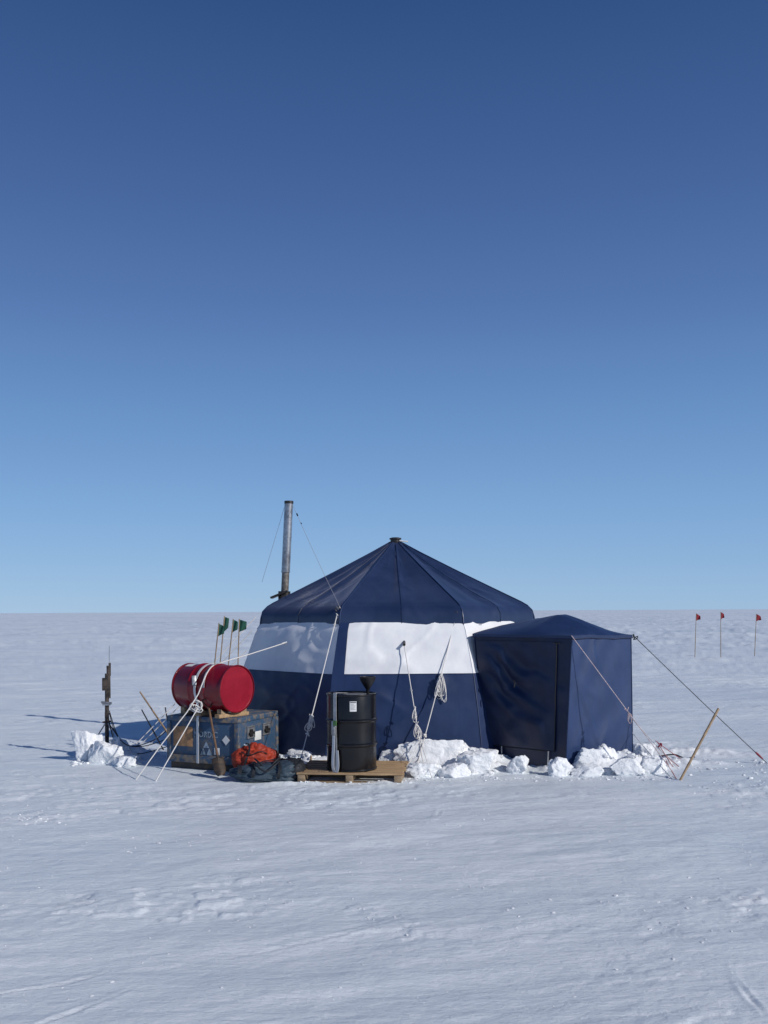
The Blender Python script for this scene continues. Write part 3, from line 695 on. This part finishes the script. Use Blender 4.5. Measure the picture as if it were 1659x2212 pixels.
def poly(pts, x, z, o=0):
    L = Matrix(((1, 0, 0, x), (0, 0, -1, .006-o), (0, 1, 0, z), (0, 0, 0, 1)))
    n = len(pts); vs = [(a, b, 0) for a, b in pts]+[(a, b, .002) for a, b in pts]
    mb = MB(); mb.add(vs, [tuple(range(n)), tuple(range(n, 2*n))]+[(i, (i+1) % n, n+(i+1) % n, n+i) for i in range(n)], CM @ L); return mb
poly([(-.055, 0), (0, -.06), (.055, 0), (0, .06)], -.175, .385).build('hazard_diamond', M['paper'], body, smooth=False)
mb = MB()
for (ox, oz) in ((0, .055), (-.045, -.035), (.045, -.035)):
    q = poly([(ox-.042, oz-.04), (ox+.042, oz-.04), (ox, oz+.045)], -.46, .265); n = len(mb.v); mb.v += q.v; mb.f += [tuple(i+n for i in f) for f in q.f]
mb.build('painted_emblem', M['stencil'], body, smooth=False)
mb = MB(); fdecal(mb, -.345, -.27, .20, .285); mb.build('paper_sticker', M['paper'], body)
mb = MB(); rdecal(mb, .14, .22, .24, .33); mb.build('paper_sticker', M['stencil'], body)
mb = MB(); rdecal(mb, .40, .56, .34, .45); mb.build('paper_sticker', M['paper'], body)
for y in (.30, .68):
    mb = MB(); z = .46
    for (a0, a1, c0_, c1_) in [(-.09, .09, .06, .075), (-.09, .09, -.075, -.06), (-.09, -.075, -.06, .06), (.075, .09, -.06, .06)]:
        mb.box((.0, y+(a0+a1)/2, z+(c0_+c1_)/2), (.02, a1-a0, c1_-c0_), CM)
    mb.box((-.006, y, z), (.006, .15, .12), CM)
    la = mb.build('latch', M['latch'], crate)
    mb = MB(); mb.box((.008, y, z-.01), (.02, .05, .09), CM); mb.box((.02, y, z-.01), (.012, .11, .03), CM); mb.build('latch_handle', M['blackmetal'], la)
mb = MB(); mb.tube([CM @ Vector((.004, .45, .22)), CM @ Vector((.05, .46, .21)), CM @ Vector((.05, .60, .21)), CM @ Vector((.004, .61, .22))], .012, 8); mb.build('carry_handle', M['blackmetal'], crate)

# red drum lying on crate
ax = Vector((.8, -.6, 0)).normalized(); Rr = .2885
re = Vector((-1.80, 11.75, 0)); re.z = CT+.045+Rr+.012
le = re-ax*.88
side = Vector((0, 0, 1)).cross(ax).normalized()
DM = Matrix(((0, side.x, ax.x, le.x), (0, side.y, ax.y, le.y), (-1, 0, 0, le.z), (0, 0, 0, 1)))
rd = drum('steel_drum', 'glossy red steel drum lying on its side on the blue crate', DM, M['red'], M['redlid'], (le+re)/2-Vector((0, 0, Rr+.012)))
def rdp(t, ang, r):
    return le+ax*t+Vector((0, 0, 1))*r*math.cos(ang)-side*r*math.sin(ang)
mb = MB(); mb.grid(lambda u, v: rdp(lerp(.07, .20, u), lerp(.15, .45, v), .2895), 4, 6); mb.build('paper_label', M['paper'], rd)
for k, t in enumerate((.12, .42, .78)):
    c = le+ax*t; c.z = CT+.0225+.001
    o = thing('timber_chock', ['left timber batten under the red drum', 'middle timber batten under the red drum', 'pale timber batten under the right end of the red drum'][k], 'timber', (c.x, c.y, CT))
    mb = MB(); Rm = Matrix.Rotation(math.atan2(ax.y, ax.x)+math.pi/2, 3, 'Z'); mb.box(c, (.50 if k else .42, .085, .045), R=Rm); mb.build('plank', M['wood'] if k == 2 else M['woodraw'], o)
    for s in (-1, 1):
        mb = MB(); Q = Matrix.Translation(c+Rm @ Vector((s*.165, 0, .0225))) @ Rm.to_4x4()
        vs = [(-.05*s, -.035, 0), (.05*s, -.035, 0), (.05*s, -.035, .06), (-.05*s, .035, 0), (.05*s, .035, 0), (.05*s, .035, .06)]
        mb.add(vs, [(0, 1, 2), (3, 5, 4), (0, 3, 4, 1), (1, 4, 5, 2), (2, 5, 3, 0)], Q); mb.build('wedge', M['woodraw'], o)
so = thing('ratchet_strap', 'white webbing strap looped over the red drum and down the crate front', 'strap', CM @ Vector((-.56, -.02, .1)))
arc = [rdp(.44, a, .3035) for a in [(-2.2+i*.15) for i in range(29)]]
fx = -.56
mb = MB(); mb.ribbon(arc+smooth_path([rdp(.44, 2.08, .304), CM @ Vector((fx, .02, .685)), CM @ Vector((fx, -.018, .665)), CM @ Vector((fx, -.028, .6)), CM @ Vector((fx, -.030, .3)), CM @ Vector((fx, -.030, .09))], 4), .038, ax, .004); mb.build('webbing', M['wstrap'], so)
tc_ = P(430, 1528, 11.55)
rg = random.Random(12)
for k in range(5):
    mb = MB(); pts = []
    c = tc_+Vector((rg.uniform(-.05, .05), rg.uniform(-.03, .03), rg.uniform(-.02, .05))); e1 = rg.uniform(.05, .10); e2 = rg.uniform(.03, .07); a0 = rg.uniform(0, 3)
    for i in range(15):
        q = 2*math.pi*i/14; x = e1*math.cos(q); z = e2*math.sin(q); pts.append(c+Vector((x*math.cos(a0)-z*math.sin(a0), .02*math.sin(2*q), x*math.sin(a0)*.7+z*math.cos(a0))))
    mb.ribbon(pts, .02, (.2, 1, .2), .004); mb.build('loose_end', M['wstrap'], so)
mb = MB(); mb.box(rdp(.44, 1.25, .325), (.05, .04, .12), R=Matrix.Rotation(.3, 3, 'Z') @ Matrix.Rotation(-.3, 3, 'X')); mb.build('buckle', M['latch'], so)
arc = [rdp(.50+.10*i/20, lerp(-1.6, 1.5, i/20), .3045) for i in range(21)]
mb = MB(); mb.ribbon(arc, .03, ax, .004); tag(mb.build('tie_strap', M['strap'], loc=arc[-1]), 'narrow second strap crossing the red drum beside the wide one', 'strap')

# shovel
sb = G(479, 1684); stp = P(451, 1528, 11.66); sj = P(471, 1640, 11.30)
sh = thing('shovel', 'shovel with wooden handle leaning against the crate front', 'shovel', sb)
mb = MB(); mb.tube(line(sj, stp, 8), .014, 12); mb.build('shaft', M['shovelwood'], sh)
d = (stp-sj).normalized(); rt = Vector((.95, .3, 0)); rt = (rt-d*rt.dot(d)).normalized()
pts = [stp-d*.02, stp+rt*.045+d*.05, stp+rt*.055+d*.11, stp-rt*.055+d*.11, stp-rt*.045+d*.05, stp-d*.02]
mb = MB(); mb.tube(smooth_path(pts, 4), .010, 8); mb.build('grip', M['shovelgrip'], sh)
dn = (sb-sj).normalized(); fr = rt.cross(dn).normalized()
def bl(u, v):
    w = .075*(1-(max(0, v-.6)/.4)**2*.55) ; x = (u*2-1)
    return sj+dn*(v*.24-.02)+rt*x*w+fr*(.025*(x*x)-.012)
mb = MB(); mb.grid(bl, 14, 16); bo = mb.build('blade', M['shovelmetal'], sh, angle=60); bo.modifiers.new('thick', 'SOLIDIFY').thickness = .004
mb = MB(); mb.tube(line(sj-dn*.10, sj+dn*.10, 4), [.017, .017, .016, .013, .006], 10); mb.build('socket', M['shovelmetal'], sh)

# ---------------------------------------------------------------- bags
def bagmesh(c, dims, yaw, p=2.6, seed=0, amp=.04, nu=72, nv=44, shape=None):
    mb = MB(); vs = []; fs = []
    R = Matrix.Rotation(yaw, 3, 'Z'); off = Vector((seed*7.1, seed*3.3, 0))
    def sp(a, e): return math.copysign(abs(a)**e, a)
    for j in range(nv+1):
        ph = -math.pi/2+math.pi*j/nv
        for i in range(nu):
            q = 2*math.pi*i/nu; e = 2/p
            x = sp(math.cos(ph), e)*sp(math.cos(q), e); y = sp(math.cos(ph), e)*sp(math.sin(q), e); z = sp(math.sin(ph), e)
            v = Vector((x, y, z)); n = v.normalized()
            f = amp*(mnoise.noise(v*1.7+off)*1.2+mnoise.noise(v*4+off)*.6+.35*(1-abs(mnoise.noise(v*6+off))*3)+mnoise.noise(Vector((v.x*9, v.y*3, v.z*9))+off)*.35)
            s = 1+f
            if shape: s *= shape(x, z)
            w = Vector((v.x*dims[0]/2*(1+f*.5), v.y*dims[1]/2*s, v.z*dims[2]/2*s))
            w.z += dims[2]/2
            w.z = max(w.z, 0)
            vs.append(R @ w+Vector(c))
    for j in range(nv):
        for i in range(nu):
            a = j*nu; b = a+nu; fs.append((a+i, a+(i+1) % nu, b+(i+1) % nu, b+i))
    mb.add(vs, fs); return mb
dcn = Vector(((572-CX)/F*11.05, 11.08, g1(-1.37, 11.08)-.01)); dyaw = math.radians(6)
duf = thing('duffel_bag', 'slumped dark slate blue duffel bag lying in front of the orange bag', 'bag', dcn)
DS = lambda x, z: (1.05+.18*x if x > 0 else 1.0+.45*x)*(1-.12*math.sin(x*5+1))
DD = (.86, .42, .215)
bagmesh(dcn, DD, dyaw, 2.6, 3, .13, 96, 60, DS).build('bag_body', M['teal'], duf, angle=80)
Rd = Matrix.Rotation(dyaw, 3, 'Z'); ZS = DD[2]/.255
def dstrap(x, w, name, m, k=1.03, a0=-.5, a1=3.6):
    pts = []
    for i in range(25):
        q = lerp(a0, a1, i/24); s = DS(x/(DD[0]/2), 0)*k
        y = -math.cos(q)*DD[1]/2*s; z = math.sin(q)*DD[2]/2*s+DD[2]/2
        pts.append(dcn+Rd @ Vector((x+.01*math.sin(q*3), y, max(z, .004)+.01)))
    mb = MB(); mb.ribbon(pts, w, Rd @ Vector((1, 0, 0)), .005); return mb.build(name, m, duf)
for x in (-.14, .15): dstrap(x, .032, 'webbing_strap', M['darkfab'], 1.09)
for s, zz in ((-1, .02), (1, .0)):
    pts = [dcn+Rd @ Vector((q[0], q[1], q[2]*ZS)) for q in [(-.14, -.10, .27), (-.10, -.20, .25), (0, -.24, .16+zz), (.10, -.20, .25), (.15, -.10, .29)]]
    if s > 0: pts = [p+Vector((0, .12, .03)) for p in pts]
    mb = MB(); mb.tube(smooth_path(pts, 5), .011, 6); mb.build('carry_handle', M['darkfab'], duf)
mb = bagmesh(dcn+Rd @ Vector((.33, .01, 0)), (.24, .42, .25), dyaw, 2.8, 6, .12, 60, 40); mb.build('end_panel', M['darkfab'], duf, angle=80)
mb = MB(); mb.tube(smooth_path([dcn+Rd @ Vector((q[0], q[1], q[2]*ZS)) for q in [(-.38, 0, .14), (-.22, -.05, .22), (0, -.03, .285), (.2, 0, .31)]], 5), .007, 6); mb.build('zipper', M['darkfab'], duf)
dstrap(-.30, .045, 'reinforcement_band', M['darkfab'], 1.10, .0, 1.2)
oc = Vector(((551-CX)/F*11.4, 11.42, g1(-1.55, 11.42)))
ob = thing('kit_bag', 'crumpled bright orange kit bag behind the slate blue duffel', 'bag', oc)
OS = lambda x, z: (1-.30*x*x)*(1.02-.15*max(0, z))
bagmesh(oc, (.56, .36, .385), .15, 2.2, 11, .20, 90, 56, OS).build('bag_body', M['orange'], ob, angle=80)
pts = [oc+Vector((-.10+.04*math.sin(q*2), -math.cos(q)*.205, .18+math.sin(q)*.20)) for q in [(-.3+i*.18) for i in range(14)]]
mb = MB(); mb.ribbon(pts, .022, (1, 0, 0), .005); mb.build('webbing_strap', M['darkfab'], ob)
mb = MB(); pts = [oc+Vector((-.16, -.13, .30)), oc+Vector((-.05, -.20, .27)), oc+Vector((.08, -.17, .31)), oc+Vector((.19, -.10, .24))]; mb.tube(smooth_path(pts, 6), .006, 6); mb.build('zipper', M['darkfab'], ob)
ck = Vector(((622-CX)/F*11.35, 11.38, g1(-1.1, 11.38)))
cb_ = thing('kit_bag', 'dark soft bag slumped between the orange bag and the pallet', 'bag', ck)
bagmesh(ck, (.28, .28, .20), .4, 2.4, 21, .16, 60, 40, None).build('bag_body', M['darkfab'], cb_, angle=80)
mb = MB(); mb.ribbon([ck+Vector((-.02+.02*math.sin(q), -math.cos(q)*.155, .10+math.sin(q)*.12)) for q in [(-.2+i*.25) for i in range(12)]], .022, (1, 0, 0), .005); mb.build('webbing_strap', M['teal'], cb_)

# ---------------------------------------------------------------- instrument mast
mbse = Vector((P(231, 1600, 13.0).x, 13.0, .0))
ms = thing('instrument_mast', 'dark weathered instrument mast with thin whip antenna, standing in a snow heap', 'mast', mbse)
def mp(px, py, dy=0): return P(px, py, 13.0+dy)
mb = MB(); mb.tube([Vector((mbse.x, 13, 0)), mp(231, 1455)], .028, 12); mb.build('mast_post', M['mastmetal'], ms)
mb = MB(); mb.box(mp(226, 1478), (.055, .06, .17)); mb.tube([mp(235, 1508), mp(234, 1438)], .026, 12); bx = mb.build('instrument_housing', M['mastmetal'], ms)
mb = MB(); mb.tube([mp(237, 1460), mp(237, 1432)], .016, 8); mb.build('antenna_base', M['mastmetal'], bx)
mb = MB(); mb.tube([mp(236, 1435), mp(236, 1395)], .0025, 6); mb.build('whip_antenna', M['black'], ms)
mb = MB(); mb.tube([mp(219, 1517, -.04), mp(241, 1519, -.04)], .016, 8); mb.box(mp(230, 1521, -.02), (.10, .05, .035)); mb.build('clamp', M['latch'], ms)
mb = MB(); mb.box(mp(231, 1545, -.03), (.05, .04, .08)); mb.tube([mp(222, 1560, -.02), mp(240, 1558, -.02)], .012, 8); mb.build('junction_box', M['mastmetal'], ms)
for (px, py, dy) in ((172, 1652, -.2), (276, 1655, -.25), (236, 1612, .5)):
    mb = MB(); e = mp(px, py, dy) if dy < 0 else Vector((mbse.x+.15, 13.5, 0)); mb.tube([mp(231, 1557), e], .009, 8); mb.build('leg', M['thinrope'] if dy < 0 else M['blackmetal'], ms)
for lb_, pts in (('upper black cable sagging from the instrument mast to the blue crate', [(236, 1540), (248, 1580), (272, 1608), (310, 1612), (362, 1596)]), ('lower black cable sagging from the instrument mast along the snow', [(235, 1552), (246, 1598), (270, 1622), (300, 1628), (330, 1622), (364, 1612)]), ('thin middle cable drooping from the instrument mast towards the stakes', [(236, 1535), (256, 1592), (285, 1612), (330, 1600), (358, 1580)])):
    pp = [P(a_, b_, 12.95-.5*i/len(pts)) for i, (a_, b_) in enumerate(pts)]
    rope('cable', lb_, smooth_path(pp, 6), .006, M['blackrope'], 'cable')

# ---------------------------------------------------------------- light, sky, camera
EL = math.radians(30); AZ = math.radians(33)
S = Vector((math.cos(EL)*math.cos(AZ), -math.cos(EL)*math.sin(AZ), math.sin(EL)))
sun = bpy.data.lights.new('sun', 'SUN'); sun.energy = 3.3; sun.angle = math.radians(.5); sun.color = (1, .965, .92)
so_ = bpy.data.objects.new('sun', sun); C.objects.link(so_); so_.rotation_euler = S.to_track_quat('Z', 'Y').to_euler(); so_.location = (10, -5, 10)
w = bpy.data.worlds.new('World'); bpy.context.scene.world = w; w.use_nodes = True; nt = w.node_tree
sky = nt.nodes.new('ShaderNodeTexSky'); sky.sky_type = 'NISHITA'; sky.sun_disc = False
sky.sun_elevation = EL; sky.sun_rotation = math.atan2(S.x, S.y); sky.altitude = 2500; sky.air_density = 1.0; sky.dust_density = .0; sky.ozone_density = 1.5
bg = nt.nodes['Background']; bg.inputs['Strength'].default_value = .10
tcw = nt.nodes.new('ShaderNodeTexCoord'); sep = nt.nodes.new('ShaderNodeSeparateXYZ'); nt.links.new(tcw.outputs['Generated'], sep.inputs[0])
rp = nt.nodes.new('ShaderNodeValToRGB'); nt.links.new(sep.outputs['Z'], rp.inputs[0])
stops = [(0, (.285, .472, .722)), (.03, (.262, .448, .712)), (.106, (.195, .375, .670)), (.208, (.128, .270, .550)), (.304, (.084, .180, .430)), (.391, (.057, .130, .340)), (.538, (.025, .074, .228)), (1, (.010, .03, .11))]
cr_ = rp.color_ramp
cr_.elements[0].position = 0; cr_.elements[0].color = (*stops[0][1], 1); cr_.elements[1].position = 1; cr_.elements[1].color = (*stops[-1][1], 1)
for p_, c_ in stops[1:-1]:
    e = cr_.elements.new(p_); e.color = (*c_, 1)
sc_ = nt.nodes.new('ShaderNodeVectorMath'); sc_.operation = 'SCALE'; sc_.inputs['Scale'].default_value = 10; nt.links.new(rp.outputs[0], sc_.inputs[0])
mxw = nt.nodes.new('ShaderNodeMix'); mxw.data_type = 'RGBA'; mxw.inputs['Factor'].default_value = .88
nt.links.new(sky.outputs[0], mxw.inputs['A']); nt.links.new(sc_.outputs[0], mxw.inputs['B']); nt.links.new(mxw.outputs['Result'], bg.inputs['Color'])
cam = bpy.data.cameras.new('camera'); co = bpy.data.objects.new('camera', cam); C.objects.link(co)
cam.sensor_fit = 'VERTICAL'; cam.sensor_height = 36; cam.lens = 36*F/2212; cam.shift_y = (CY-1106.0)/2212; cam.clip_end = 20000; cam.clip_start = .05
co.location = (0, 0, H); co.rotation_euler = (Matrix.Rotation(math.pi/2, 3, 'X') @ Matrix.Rotation(-ROLL, 3, 'Z')).to_euler()
sc = bpy.context.scene; sc.camera = co
sc.view_settings.view_transform = 'Standard'; sc.view_settings.look = 'None'; sc.view_settings.exposure = 0
